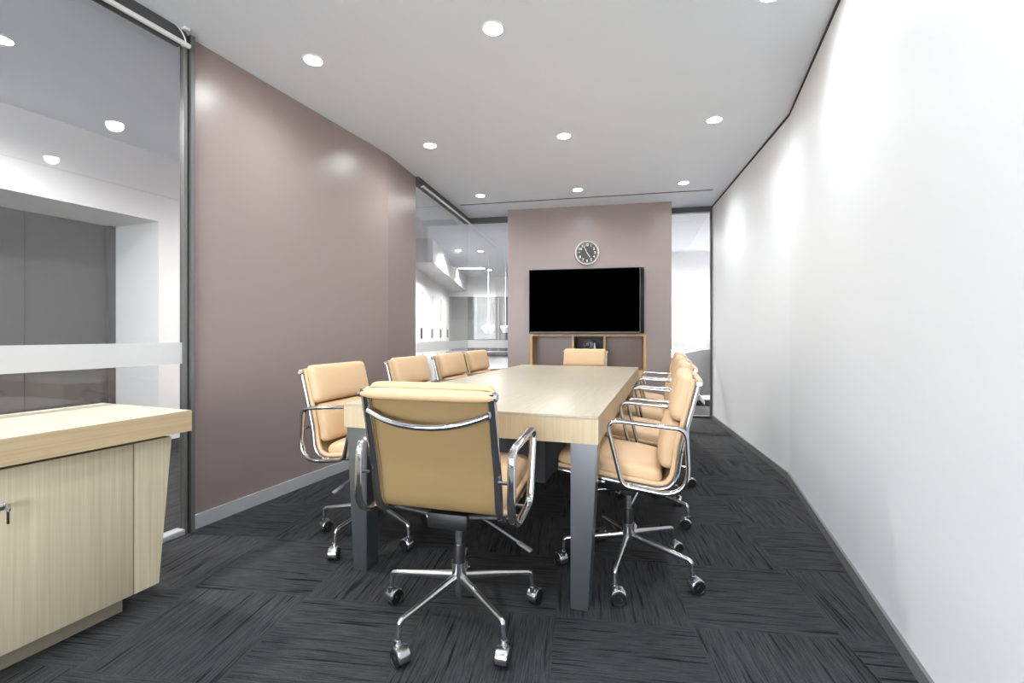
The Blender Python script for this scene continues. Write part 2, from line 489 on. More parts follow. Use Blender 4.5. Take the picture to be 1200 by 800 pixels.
jb.box(-0.006, -0.0005, 0.012, 0.05, 0, HC, M=MA); jb.build('jamb', M['jamb_grey'], w1, smooth=False)
jb = MB(); jb.box(-0.034, -0.022, -0.008, 0.012, 0, HC, M=MA); jb.build('seal', M['black'], w1, smooth=False)
w2, M2, L2 = glazing('window_2', EL, CL, band=(0.85, 0.955))
g3b = TL + D2 * 0.35
w3, M3, L3 = glazing('window_3', CL, g3b, band=(0.85, 0.955))
g4a = TR + D2 * 0.35
w4, M4, L4 = glazing('window_4', g4a, JR, band=(0.85, 0.965), sill='dark_frame')
MB().box(L4 - 0.022, L4, -0.02, 0.02, 0, HC - 0.068, M=M4).build('jamb', M['dark_frame'], w4, smooth=False)

# blind rods under the header beams
def blind(loc_u0, loc_u1, Mx, label, cord):
    z = 2.518; y = -0.062
    o = empty('roller_blind', Mx @ Vector((loc_u1, y, z)))
    inv = Matrix.Translation(-(Mx @ Vector((loc_u1, y, z))))
    MB().tube([(loc_u0, y, z), (loc_u1, y, z)], 0.0125, 14, M=inv @ Mx).build('bottom_rail', M['rod'], o)
    for u in (loc_u0 + 0.01, (loc_u0 + loc_u1) / 2, loc_u1 - 0.02):
        MB().box(u - 0.006, u + 0.006, y, -0.034, z - 0.004, z + 0.006, M=inv @ Mx).build('bracket', M['rod'], o, smooth=False)
    if cord:
        p = []
        for k in range(17):
            t = k / 16
            p.append((loc_u1 - 0.02 - 0.075 * (1 - t) ** 1.5, y - 0.004, HC - 0.012 - 0.075 * t + 0.018 * math.sin(PI * t)))
        MB().tube(p, 0.003, 8, M=inv @ Mx).build('pull_cord', M['rod'], o)
        MB().box(loc_u1 - 0.035, loc_u1 - 0.005, y - 0.015, y + 0.015, HC - 0.014, HC - 0.001, 0.003, M=inv @ Mx).build('cord_clip', M['trim_white'], o)
    return tag(o, label, 'blind', 'blind rails on the glass walls')
blind(0.05, L1 - 0.0, M1, 'white blind rail with looped pull cord above the near left glass wall', True)
blind(0.05, L2 - 0.03, M2, 'thin white blind rail above the far left glass beside the corner', False)

# ------------------------------------------------------------------ ceiling lamps
RING = MB().lathe([(0.058, 0.002), (0.056, -0.005), (0.050, -0.006), (0.047, 0.0), (0.047, 0.001), (0.058, 0.001)], 28)
LENS = MB().lathe([(0.0, -0.0025), (0.030, -0.0025), (0.0465, -0.0005)], 28)
def lamp_data(name, energy, angle=125, blend=0.75, radius=0.05):
    l = bpy.data.lights.new(name, 'SPOT'); l.energy = energy; l.spot_size = math.radians(angle); l.spot_blend = blend
    l.shadow_soft_size = radius; l.color = (0.87, 0.945, 1.0)
    return l
SPOT_ROOM = lamp_data('downlight_beam', 15.0, 160, 1.0)
SPOT_HALL = lamp_data('corridor_beam', 150.0, 165, 1.0)
SPOT_FAR = lamp_data('hall_beam', 170.0, 165, 1.0)
OFFICE_FILL = lamp_data('office_fill_beam', 360.0, 170, 1.0)  # for two unseen lamps added to brighten the office
for l in (SPOT_HALL, SPOT_FAR, OFFICE_FILL): l.color = (1.0, 0.99, 0.975)
proto = {}
def downlight(x, y, label, group='recessed ceiling downlights', hall=False):
    o = empty('downlight', (x, y, HC - 0.001))
    key = 'h' if hall else 'r'
    if key not in proto:
        a = RING.build('trim_ring', M['trim_white'], o); b = LENS.build('lens', M['lens_far'] if hall else M['lens'], o)
        proto[key] = (a, b)
    else:
        for s in proto[key]:
            c = s.copy(); COL.objects.link(c); c.parent = o
    l = bpy.data.objects.new('beam', (OFFICE_FILL if x > 1.5 else SPOT_FAR if y > 4 else SPOT_HALL) if hall else SPOT_ROOM)
    COL.objects.link(l); l.parent = o; l.location = (0, 0, -0.012)
    return tag(o, label, 'ceiling light', group)
downlight(-1.135, 2.704, 'recessed downlight nearest the taupe wall, closest to the camera')
downlight(-0.096, 2.425, 'large bright recessed downlight at the top middle of the ceiling')
downlight(1.195, 2.175, 'recessed downlight cut by the top edge near the white wall')
downlight(-0.680, 3.93, 'recessed downlight in the middle row beside the taupe wall')
downlight(0.411, 3.74, 'recessed downlight at the centre of the ceiling over the table')
downlight(1.477, 3.458, 'recessed downlight in the middle row beside the white wall')
downlight(-0.357, 5.358, 'recessed downlight of the far row near the glass corner')
downlight(0.713, 5.136, 'recessed downlight of the far row right above the wall clock')
downlight(1.776, 4.904, 'recessed downlight of the far row nearest the white wall')
downlight(-1.42, 1.30, 'recessed downlight above the pale oak sideboard')
downlight(-0.50, 1.05, 'recessed downlight straight above the camera')
downlight(0.62, 0.80, 'recessed downlight above the camera beside the white wall')
downlight(-1.55, -0.10, 'recessed downlight behind the camera near the glass wall')
downlight(0.0, -0.50, 'recessed downlight behind the camera near the white wall')
for x, y, lb in ((-2.71, 2.51, 'corridor downlight seen through the near left glass'),
                 (-1.75, 5.0, 'corridor downlight hidden behind the taupe wall'),
                 (-3.9, -0.3, 'corridor downlight behind the sideboard end'),
                 (-1.0, 8.86, 'left hall downlight seen through the glass corner'),
                 (-0.597, 8.95, 'right hall downlight seen through the glass corner'),
                 (-0.55, 11.6, 'farthest hall downlight before the grey partition'),
                 (2.2, 7.7, 'added office fill downlight hidden behind the taupe television wall'),
                 (4.1, 7.3, 'added office fill downlight hidden behind the white wall')):
    downlight(x, y, lb, 'downlights beyond the glass', True)
# linear lamp of the hall
o = empty('ceiling_light', (-0.94, 11.1, HC - 0.001))
MB().box(-0.32, 0.32, -0.05, 0.05, -0.03, 0.0, 0.004).build('housing', M['trim_white'], o)
MB().box(-0.30, 0.30, -0.035, 0.035, -0.034, -0.0295).build('diffuser', M['lens_far'], o, smooth=False)
tag(o, 'short linear ceiling lamp of the hall seen through the glass corner', 'ceiling light')
# air slot in the ceiling
a = Vector((-0.62, 5.75)); b = Vector((2.17, 5.136)); Mv = frame_matrix(a, b - a); Lv = (b - a).length
o = empty('air_diffuser', (a.x, a.y, HC)); inv = Matrix.Translation((-a.x, -a.y, 0))
mb = MB(); mb.box(-0.02, Lv + 0.02, -0.022, -0.014, -0.002, 0.0, M=inv @ Mv); mb.box(-0.02, Lv + 0.02, 0.014, 0.022, -0.002, 0.0, M=inv @ Mv)
mb.build('frame', M['ceiling'], o, smooth=False)
MB().box(-0.01, Lv + 0.01, -0.014, 0.014, -0.0035, 0.0, M=inv @ Mv).build('slot', M['gap'], o, smooth=False)
tag(o, 'long dark slot air vent in the ceiling before the television wall', 'vent')

# ------------------------------------------------------------------ meeting table
TA = Vector((0.308, 0.951)).normalized()
TNL = Vector((-0.742, 2.09))
MTb = frame_matrix(TNL, TA)        # local x along the length, local y to the left -> table spans y in [-W, 0]
WT, LT, HT = 1.115, 2.73, 0.735
tb = empty('meeting_table'); tb.matrix_world = MTb
top = MB().box(0, LT, -WT, 0, HT - 0.012, HT, 0.0015).build('tabletop', M['oak_x'], tb)
MB().box(0.0005, LT - 0.0005, -WT + 0.0005, -0.0005, HT - 0.105, HT - 0.012).build('apron', M['oak_edge'], tb, smooth=False)
for ix, iy in ((0, 0), (0, 1), (1, 0), (1, 1)):
    w0, w1, d = 0.102, 0.066, 0.092
    x0 = 0.012 if ix == 0 else LT - 0.012 - d
    ztop = HT - 0.105
    if iy == 0:   # left side: outer edge slopes inward towards the floor
        yt = (-0.005, -0.005 - w0); yb = (-0.005 - (w0 - w1), -0.005 - w0)
    else:
        yt = (-WT + 0.005 + w0, -WT + 0.005); yb = (-WT + 0.005 + w0, -WT + 0.005 + (w0 - w1))
    mb = MB()
    q = lambda y, z: [(x0, y[1], z), (x0 + d, y[1], z), (x0 + d, y[0], z), (x0, y[0], z)]
    mb.hexa(q(yb, 0.0), q(yt, ztop))
    bm = bmesh.new()
    vs = [bm.verts.new(p) for p in mb.v]
    for f in mb.f: bm.faces.new([vs[i] for i in f])
    bmesh.ops.bevel(bm, geom=bm.edges[:], offset=0.003, segments=2, affect='EDGES')
    MB().from_bm(bm).build('leg', M['steel'], tb)
du = MB().box(0.55, LT - 0.55, -WT / 2 - 0.22, -WT / 2 + 0.22, 0.29, HT - 0.105, 0.006).build('cable_duct', M['dark_steel'], tb)
tag(tb, 'long pale oak meeting table on four tapered brushed steel legs', 'table')

# ------------------------------------------------------------------ office chair
rail = fillet([(0.268, 0.480), (-0.190, 0.426), (-0.214, 0.600), (-0.280, 0.862)], [0, 0.115, 0.35, 0], 12)
def yback(z):
    best = None
    for i in range(len(rail) - 1):
        (y0, z0), (y1, z1) = rail[i], rail[i + 1]
        if y0 < -0.17 and min(z0, z1) <= z <= max(z0, z1) and abs(z1 - z0) > 1e-6:
            best = y0 + (y1 - y0) * (z - z0) / (z1 - z0)
    return best if best is not None else -0.2
def zseat(y): return 0.480 + (0.268 - y) * (0.426 - 0.480) / (0.268 + 0.190)

def inset(path, d):
    out = []
    for i in range(len(path)):
        a = path[max(0, i - 1)]; b = path[min(len(path) - 1, i + 1)]
        t = Vector((b[0] - a[0], b[1] - a[1])).normalized()
        out.append((path[i][0] + t.y * d, path[i][1] - t.x * d))
    return out
def make_chair(name='office_chair'):
    root = empty(name)
    # sling: thin sheet between the rails
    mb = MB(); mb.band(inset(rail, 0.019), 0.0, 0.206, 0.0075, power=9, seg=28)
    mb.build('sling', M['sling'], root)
    hem = MB(); vs = []
    e = []
    for k in range(21):
        t = -1 + 2 * k / 20
        e.append((t * 0.2265, -0.277, 0.851))
    hem.tube(e, [0.010 + 0.009 * (1 - abs(-1 + 2 * k / 20) ** 8) for k in range(21)], 14)
    hem.build('rolled_hem', M['leather'], root)
    for s in (-1, 1):
        MB().lathe([(0, 0), (0.0135, 0), (0.0135, 0.006), (0.010, 0.009), (0, 0.009)], 18, M=Matrix.Translation((s * 0.2245, -0.277, 0.851)) @ Matrix.Rotation(s * PI / 2, 4, 'Y')).build('hem_cap', M['chrome_soft'], root)
    for s in (-1, 1):
        MB().band(inset(rail, 0.019), s * 0.2105, 0.0095, 0.0095).build('edge_welt', M['leather'], root)  # sling edges keep the lit tan of the leather
        MB().band(rail, s * 0.2135, 0.0135, 0.0095).build('side_rail', M['chrome'], root)
    # cushions
    sp = [(0.275, zseat(0.275)), (0.0, zseat(0.0)), (-0.142, zseat(-0.142))]
    sp = [(y, z + 0.027) for y, z in sp][::-1]
    MB().pad(sp, 0.206, 0.052, 6.0, base=0.004, crown=0.10).build('seat_cushion', M['leather'], root)
    bp = [(yback(z) + 0.028, z) for z in (0.692, 0.66, 0.62, 0.58, 0.54, 0.51)]
    MB().pad(bp, 0.206, 0.048, 6.0, base=0.004, crown=0.12).build('back_cushion', M['leather'], root)
    hp = [(yback(min(z, 0.861)) + 0.026, z) for z in (0.884, 0.85, 0.82, 0.78, 0.74, 0.698)]
    MB().pad(hp, 0.213, 0.050, 6.0, base=0.002, crown=0.12).build('headrest_cushion', M['leather'], root)
    # armrests: closed chrome loops
    loop = fillet([(0.004, 0.452), (0.066, 0.704), (-0.230, 0.682), (-0.242, 0.424)], [0.045, 0.04, 0.045, 0.11], 9, closed=True)
    for s in (-1, 1):
        mb = MB(); mb.band(loop, s * 0.264, 0.0135, 0.0085, closed=True)
        for y, z in ((-0.232, 0.585), (-0.10, 0.437), (-0.03, 0.446)):
            mb.tube([(s * 0.222, y, z), (s * 0.262, y, z)], 0.006, 10)
        mb.build('armrest', M['chrome'], root)
    # bowed stretcher behind the back
    p = []
    for k in range(25):
        t = -1 + 2 * k / 24
        bow = 1 - abs(t) ** 2.2
        p.append((t * 0.203, yback(0.79) - 0.012 - 0.028 * bow, 0.795 - 0.040 * bow))
    MB().tube(p, 0.0105, 12).build('back_stretcher', M['chrome'], root)
    # mechanism under the seat
    mb = MB(); mb.box(-0.075, 0.075, -0.115, 0.105, 0.368, 0.424, 0.008)
    mb.box(-0.03, 0.03, -0.03, 0.03, 0.335, 0.37, 0.005)
    mb.build('tilt_mechanism', M['black'], root)
    mb = MB()
    for y in (0.085, -0.09):
        mb.tube([(-0.205, y, zseat(y) - 0.012), (-0.07, y, 0.412), (0.07, y, 0.412), (0.205, y, zseat(y) - 0.012)], 0.0085, 10)
    mb.build('seat_spreader', M['chrome_soft'], root)
    lv = MB().tube([(0.06, 0.01, 0.385), (0.15, -0.01, 0.352), (0.235, -0.03, 0.318)], 0.0042, 8).build('tilt_lever', M['lever'], root)
    MB().box(-0.028, 0.028, -0.011, 0.011, -0.004, 0.004, 0.003, M=Matrix.Translation((0.255, -0.035, 0.309)) @ Matrix.Rotation(math.radians(22), 4, 'Y') @ Matrix.Rotation(math.radians(-13), 4, 'Z')).build('lever_paddle', M['lever'], lv)
    MB().lathe([(0, 0), (0.016, 0), (0.018, 0.004), (0.018, 0.03), (0.015, 0.034), (0, 0.034)], 20, M=Matrix.Translation((0, 0.10, 0.39)) @ Matrix.Rotation(-PI / 2, 4, 'X')).build('tension_knob', M['silver'], root)
    # column
    mb = MB(); mb.lathe([(0, 0.26), (0.0145, 0.26), (0.0145, 0.345), (0, 0.345)], 20)
    mb.build('gas_column', M['chrome_soft'], root)
    MB().lathe([(0, 0.19), (0.0215, 0.19), (0.0215, 0.268), (0.019, 0.274), (0, 0.274)], 20).build('column_sleeve', M['black'], root)
    MB().lathe([(0, 0.082), (0.013, 0.082), (0.021, 0.125), (0.0265, 0.165), (0.0265, 0.204), (0.0285, 0.206), (0.0285, 0.212), (0.022, 0.213), (0, 0.213)], 24).build('base_hub', M['chrome_soft'], root)
    # five legs with twin casters
    path = fillet([(0.016, 0.158), (0.278, 0.128), (0.286, 0.060)], [0, 0.016, 0], 8)
    for k in range(5):
        n = len(path)
        mb = MB(); seg = 12; vs = []; fs = []
        for i in range(n):
            a = path[max(0, i - 1)]; b = path[min(n - 1, i + 1)]
            t = Vector((b[0] - a[0], b[1] - a[1])).normalized(); nn = Vector((-t.y, t.x))
            kx = min(1, path[i][0] / 0.27)
            hw = 0.0105 - 0.0012 * kx; ht = 0.019 - 0.0097 * kx
            for j in range(seg):
                an = 2 * PI * j / seg
                vs.append((path[i][0] + nn.x * math.sin(an) * ht, math.cos(an) * hw, path[i][1] + nn.y * math.sin(an) * ht))
        for i in range(n - 1):
            for j in range(seg):
                j2 = (j + 1) % seg
                fs.append((i * seg + j, i * seg + j2, (i + 1) * seg + j2, (i + 1) * seg + j))
        fs.append(tuple(range(seg))); fs.append(tuple((n - 1) * seg + j for j in range(seg)))
        mb.add(vs, fs)
        leg = mb.build('leg', M['chrome_soft'], root)
        leg.rotation_euler = (0, 0, 2 * PI * k / 5)
        # caster, local origin on the stem axis
        hood = MB(); vs = []; fs = []
        na = 15; r = 0.0315; cx, cz = 0.016, 0.031
        prof = [(-0.0205, 0.86), (-0.018, 0.97), (-0.013, 1.0), (0.013, 1.0), (0.018, 0.97), (0.0205, 0.86)]
        for i in range(na):
            an = math.radians(-15 + 215 * i / (na - 1))
            for y, kk in prof: vs.append((cx + math.cos(an) * r * kk, y, cz + math.sin(an) * r * kk))
            for y, kk in reversed(prof): vs.append((cx + math.cos(an) * r * 0.80 * kk, y * 0.98, cz + math.sin(an) * r * 0.80 * kk))
        q = 12
        for i in range(na - 1):
            for j in range(q):
                j2 = (j + 1) % q
                fs.append((i * q + j, i * q + j2, (i + 1) * q + j2, (i + 1) * q + j))
        fs.append(tuple(range(q))); fs.append(tuple((na - 1) * q + j for j in range(q)))
        hood.add(vs, fs)
        hood.lathe([(0, 0.050), (0.010, 0.050), (0.012, 0.060), (0.012, 0.072), (0, 0.072)], 14)
        sw = math.radians((35, 150, 250, 80, 310)[k])
        h = hood.build('caster_hood', M['chrome_soft'], leg)
        h.location = (0.286, 0, 0); h.rotation_euler = (0, 0, sw)
        wh = MB()
        for y in (-0.0155, 0.0155):
            wh.lathe([(0, -0.008), (0.008, -0.008), (0.010, -0.006), (0.020, -0.006), (0.022, -0.008), (0.026, -0.008), (0.0285, -0.005), (0.0285, 0.005), (0.026, 0.008), (0.022, 0.008), (0.020, 0.006), (0.010, 0.006), (0.008, 0.008), (0, 0.008)], 22, M=Matrix.Translation((cx, y, 0.0285)) @ Matrix.Rotation(PI / 2, 4, 'X'))
        wo = wh.build('caster_wheel', M['black'], leg)
        wo.location = (0.286, 0, 0); wo.rotation_euler = (0, 0, sw)
    return root

def copy_tree(o, parent=None):
    c = o.copy(); COL.objects.link(c)
    c.parent = parent
    for ch in o.children: copy_tree(ch, c)
    return c

chair0 = make_chair()
used = [0]
def place_chair(x, y, facing_deg, base_deg, label):
    """facing_deg: compass angle of the sitter's gaze in plan (0 = +y, positive turns to the right); base_deg: world angle of one leg"""
    if used[0] == 0: o = chair0
    else: o = copy_tree(chair0)
    used[0] += 1
    rz = -math.radians(facing_deg)
    o.location = (x, y, 0); o.rotation_euler = (0, 0, rz)
    k = 0
    for ch in o.children:
        if ch.name.split('.')[0] == 'leg':
            ch.rotation_euler = (0, 0, math.radians(base_deg) - rz + 2 * PI * k / 5)
            if used[0] > 1:
                sw = random.uniform(0, 2 * PI)
                for g in ch.children: g.rotation_euler = (0, 0, sw)
            k += 1
    tag(o, label, 'chair', 'tan office chairs around the meeting table')
    return o
AX = math.degrees(math.atan2(TA.x, TA.y))       # heading of the table's length
def beside(u, out): # point beside the table: u along length, out>0 right of right edge, <0 left of left edge
    if out < 0: p = TNL + TA * u + Vector((-TA.y, TA.x)) * (-out)
    else: p = TNL + TA * u + Vector((TA.y, -TA.x)) * (WT + out)
    return p
place_chair(-0.193, 1.73, 15.5, 18, 'tan leather office chair seen from behind at the near end of the table')
for u, out, turn, bd, lb in ((0.36, -0.078, 0, 30, 'tan office chair nearest the camera on the table\'s left side, before the taupe wall'),
                             (1.12, -0.088, 1, 20, 'second tan office chair from the camera along the table\'s left side'),
                             (1.77, -0.088, 1, 47, 'third tan office chair along the table\'s left side, before the glass'),
                             (2.365, -0.100, 0, 20, 'farthest tan office chair on the table\'s left side, near the television wall')):
    p = beside(u, out)
    place_chair(p.x, p.y, AX + 90 + turn, bd, lb)
for u, out, turn, bd, lb in ((0.385, 0.079, 0, 30, 'tan office chair nearest the camera on the table\'s right side, seen side-on'),
                             (1.06, 0.10, -1, 26, 'second tan office chair from the camera along the table\'s right side'),
                             (1.70, 0.102, -1, 50, 'third tan office chair from the camera along the table\'s right side'),
                             (2.36, 0.102, -1, 15, 'farthest tan office chair along the table\'s right side')):
    p = beside(u, out)
    place_chair(p.x, p.y, AX - 90 + turn, bd, lb)
p = TNL + TA * (LT + 0.16) + Vector((TA.y, -TA.x)) * (WT / 2)
place_chair(p.x, p.y, AX + 180, 40, 'tan office chair at the far head of the table below the television')

# ------------------------------------------------------------------ sideboard by the near glass
SD = empty('sideboard'); SD.matrix_world = MA
u1 = -0.425
MB().box(-2.25, u1 - 0.0012, -0.6108, -0.05, 0.653, 0.735).build('counter_top', M['oak_top'], SD, smooth=False)
eb = MB(); eb.box(-2.25, u1, -0.612, -0.6107, 0.653, 0.7345); eb.box(u1 - 0.0013, u1, -0.6107, -0.05, 0.653, 0.7345)
eb.build('edge_band', M['oak_band'], SD, smooth=False)
U0 = -2.15
def slanted(xa0, xa1, xb1, y0, y1, z0, z1):
    """box whose right end leans: bottom x xa0..xa1, top x xa0..xb1"""
    mb = MB()
    mb.hexa([(xa0, y0, z0), (xa1, y0, z0), (xa1, y1, z0), (xa0, y1, z0)], [(xa0, y0, z1), (xb1, y0, z1), (xb1, y1, z1), (xa0, y1, z1)])
    return mb
slanted(U0, -0.520, -0.472, -0.540, -0.07, 0.08, 0.635).build('carcass', M['oak_face'], SD, smooth=False)
slanted(-0.603, -0.517, -0.469, -0.560, -0.5405, 0.08, 0.635).build('end_panel', M['oak_face'], SD, smooth=False)
d1 = MB().box(-1.16, -0.6065, -0.560, -0.5405, 0.08, 0.635, 0.001).build('door', M['oak_face'], SD)
d2 = MB().box(-1.72, -1.1635, -0.560, -0.5405, 0.08, 0.635, 0.001).build('door', M['oak_face'], SD)
MB().box(U0, -0.60, -0.485, -0.10, 0.0, 0.08).build('plinth', M['plinth'], SD, smooth=False)
MB().box(U0, -0.50, -0.530, -0.09, 0.635, 0.653).build('shadow_strip', M['gap'], SD, smooth=False)
Ml = Matrix.Translation((-0.962, -0.560, 0.525)) @ Matrix.Rotation(PI / 2, 4, 'X')
lk = MB().lathe([(0, 0), (0.011, 0), (0.011, 0.003), (0.008, 0.005), (0, 0.005)], 20, M=Ml).build('lock', M['chrome_soft'], d1)
mb = MB(); mb.box(-0.9635, -0.9605, -0.585, -0.564, 0.522, 0.528)
mb.lathe([(0.006, -0.0015), (0.0125, -0.0015), (0.0125, 0.0015), (0.006, 0.0015), (0.006, -0.0015)], 18, M=Matrix.Translation((-0.962, -0.594, 0.525)) @ Matrix.Rotation(PI / 2, 4, 'Y'))
mb.build('key', M['chrome'], d1)
mb = MB(); mb.box(-0.9645, -0.9595, -0.599, -0.590, 0.478, 0.516, 0.002)
mb.build('key_fob', M['black'], d1)
tag(SD, 'low pale oak sideboard with overhanging top and lean end by the glass', 'sideboard')

# ------------------------------------------------------------------ television, media cabinet, camera, clock
inv_at = lambda x, y, z: Matrix.Translation(-(MT @ Vector((x, y, z))))
tv = empty('television'); tv.matrix_world = MT @ Matrix.Translation((0.978, -0.0, 1.432))
x0, x1 = 0.286 - 0.978, 1.660 - 0.978; z0, z1 = 1.045 - 1.432, 1.828 - 1.432
MB().box(x0, x1, -0.085, -0.03, z0, z1, 0.004).build('bezel', M['gloss_black'], tv)
MB().box(x0 + 0.012, x1 - 0.055, -0.0868, -0.084, z0 + 0.028, z1 - 0.012).build('screen', M['screen'], tv, smooth=False)
MB().box(x1 - 0.050, x1 - 0.043, -0.0866, -0.084, z0 + 0.01, z1 - 0.01).build('side_strip', M['dark_frame'], tv, smooth=False)
MB().box(x0 + 0.01, x1 - 0.055, -0.0885, -0.084, z0 + 0.006, z0 + 0.019, 0.002).build('lower_trim', M['lever'], tv)
MB().box(-0.3, 0.3, -0.032, -0.0005, -0.2, 0.2, 0.004).build('wall_bracket', M['black'], tv)
tag(tv, 'large wall-mounted television with a switched-off black screen', 'television')

mc = empty('media_cabinet'); mc.matrix_world = MT
t = 0.028
mb = MB()
mb.box(NX0 + 0.002, NX0 + 0.002 + t, -0.003, 0.35, 0.0, NZ1 - 0.002); mb.box(NX1 - 0.002 - t, NX1 - 0.002, -0.003, 0.35, 0.0, NZ1 - 0.002)
mb.box(NX0 + 0.002 + t, NX1 - 0.002 - t, -0.003, 0.35, NZ1 - 0.002 - t, NZ1 - 0.002)
mb.build('frame', M['oak_warm'], mc, smooth=False)
MB().box(NX0 + 0.002 + t, NX1 - 0.002 - t, -0.003, 0.34, 0.575, 0.603).build('shelf', M['oak_warm'], mc, smooth=False)
for x in (0.805, 1.187):
    MB().box(x, x + 0.026, -0.003, 0.34, 0.603, NZ1 - 0.002 - t).build('divider', M['oak_warm'], mc, smooth=False)
MB().box(NX0 + 0.03, NX1 - 0.03, 0.34, 0.349, 0.05, NZ1 - 0.03).build('back_panel', M['taupe'], mc, smooth=False)
MB().box(0.831, 1.187, 0.330, 0.3398, 0.604, NZ1 - 0.031).build('centre_back_panel', M['black'], mc, smooth=False)
wd = (NX1 - NX0 - 0.004 - 2 * t) / 3
for k in range(3):
    xa = NX0 + 0.002 + t + wd * k
    MB().box(xa + 0.002, xa + wd - 0.002, -0.003, 0.016, 0.06, 0.572, 0.001).build('door', M['oak_warm'], mc)
tag(mc, 'oak media cabinet with open niches built into the taupe wall under the television', 'cabinet')

# conference camera in the middle niche
cz = 0.604
cam_o = empty('conference_camera'); cam_o.matrix_world = MT @ Matrix.Translation((1.005, 0.12, cz))
MB().box(-0.13, 0.13, -0.06, 0.06, 0, 0.10, 0.015).build('base', M['black'], cam_o)
MB().lathe([(0, 0.10), (0.05, 0.10), (0.042, 0.125), (0.035, 0.24), (0, 0.24)], 20).build('neck', M['black'], cam_o)
mb = MB(); bm = bmesh.new(); bmesh.ops.create_uvsphere(bm, u_segments=24, v_segments=14, radius=0.075)
mb.from_bm(bm, Matrix.Translation((0.0, 0, 0.30)) @ Matrix.Scale(0.85, 4, (0, 0, 1)))
hd = mb.build('head', M['silver'], cam_o)
MB().lathe([(0, 0.055), (0.034, 0.055), (0.036, 0.085), (0.026, 0.088), (0.022, 0.082), (0, 0.082)], 20, M=Matrix.Translation((-0.012, -0.0, 0.302)) @ Matrix.Rotation(PI / 2, 4, 'X')).build('lens', M['gloss_black'], hd)
for s in (-1, 1):
    MB().box(s * 0.075 - 0.016, s * 0.075 + 0.016, -0.03, 0.03, 0.10, 0.325, 0.008).build('yoke_arm', M['black'] if s < 0 else M['silver'], cam_o)
tag(cam_o, 'small silver and black conference camera in the middle niche', 'camera')

# wall clock
ck = empty('wall_clock'); ck.matrix_world = MT @ Matrix.Translation((0.992, 0, 2.026)) @ Matrix.Rotation(PI / 2, 4, 'X')
# local: x along the wall, y up, z out of the wall
rC = 0.147
MB().lathe([(0, 0.0005), (rC - 0.006, 0.0005), (rC - 0.004, 0.02), (rC - 0.016, 0.022), (0, 0.022)], 48).build('case', M['black'], ck)
MB().lathe([(rC - 0.018, 0.020), (rC - 0.017, 0.030), (rC - 0.010, 0.036), (rC - 0.002, 0.032), (rC, 0.022), (rC - 0.004, 0.018), (rC - 0.018, 0.020)], 48).build('rim', M['rim'], ck)
MB().lathe([(0, 0.0225), (rC - 0.019, 0.0225), (rC - 0.019, 0.024), (0, 0.024)], 48).build('dial', M['clock_face'], ck)
nb = MB()
for hnum in range(1, 13):
    cu = bpy.data.curves.new('n', 'FONT'); cu.body = str(hnum); cu.size = 0.040; cu.align_x = 'CENTER'; cu.align_y = 'CENTER'; cu.extrude = 0.0006; cu.offset = 0.0012
    ob = bpy.data.objects.new('n', cu); COL.objects.link(ob)
    bpy.context.view_layer.update()
    me = bpy.data.meshes.new_from_object(ob.evaluated_get(bpy.context.evaluated_depsgraph_get()))
    a = math.radians(90 - 30 * hnum)
    nb.add([v.co for v in me.vertices], [tuple(p.vertices) for p in me.polygons], Matrix.Translation((math.cos(a) * 0.096, math.sin(a) * 0.096, 0.0248)))
    bpy.data.objects.remove(ob); bpy.data.curves.remove(cu); bpy.data.meshes.remove(me)
nb.build('numerals', M['white_mark'], ck, smooth=False)
tk = MB()
for k in range(60):
    Mr = Matrix.Rotation(-2 * PI * k / 60, 4, 'Z')
    l = 0.008 if k % 5 else 0.012
    tk.box(-0.001, 0.001, 0.125 - l, 0.125, 0.0240, 0.0246, M=Mr)
tk.build('minute_marks', M['white_mark'], ck, smooth=False)
MB().box(-0.0035, 0.0035, -0.012, 0.066, 0.0262, 0.0272, M=Matrix.Rotation(-math.radians(147), 4, 'Z')).build('hour_hand', M['white_mark'], ck, smooth=False)
MB().box(-0.0028, 0.0028, -0.018, 0.092, 0.0276, 0.0286, M=Matrix.Rotation(-math.radians(-25), 4, 'Z')).build('minute_hand', M['white_mark'], ck, smooth=False)
MB().lathe([(0, 0.0238), (0.007, 0.0238), (0.007, 0.0295), (0, 0.0300)], 16).build('hand_pin', M['silver'], ck)
tag(ck, 'round chrome wall clock with dark dial and white numerals above the television', 'clock')

# ------------------------------------------------------------------ beyond the glass: corridor on the left
mb = MB()   # local of MA: x = u, y = +left (away from the room)
mb.box(1.02, 3.6, 1.87, 2.62, 0, HC, M=MA)
mb.box(-4.5, 1.02, 1.87, 2.50, 2.02, HC, M=MA)
mb.box(-4.5, -3.2, 1.87, 2.62, 0, 2.02, M=MA)
struct(mb.build('wall_corridor', M['white_paint'], smooth=False))
struct(MB().box(1.02, 3.6, 1.86, 1.87, 0, 0.10, M=MA).build('baseboard_corridor', M['dark_frame'], smooth=False))
d = struct(MB().box(-3.2, 1.02, 2.50, 2.56, 0, 2.02, M=MA).build('door_1', M['portal_dark'], smooth=False))
mb = MB()
for u in (-1.9, -0.75, 0.4): mb.box(u, u + 0.008, 2.494, 2.50, 0, 2.02, M=MA)
mb.box(0.965, 1.02, 2.46, 2.50, 0, 2.02, M=MA)
mb.build('door_joint', M['dark_frame'], d, smooth=False)

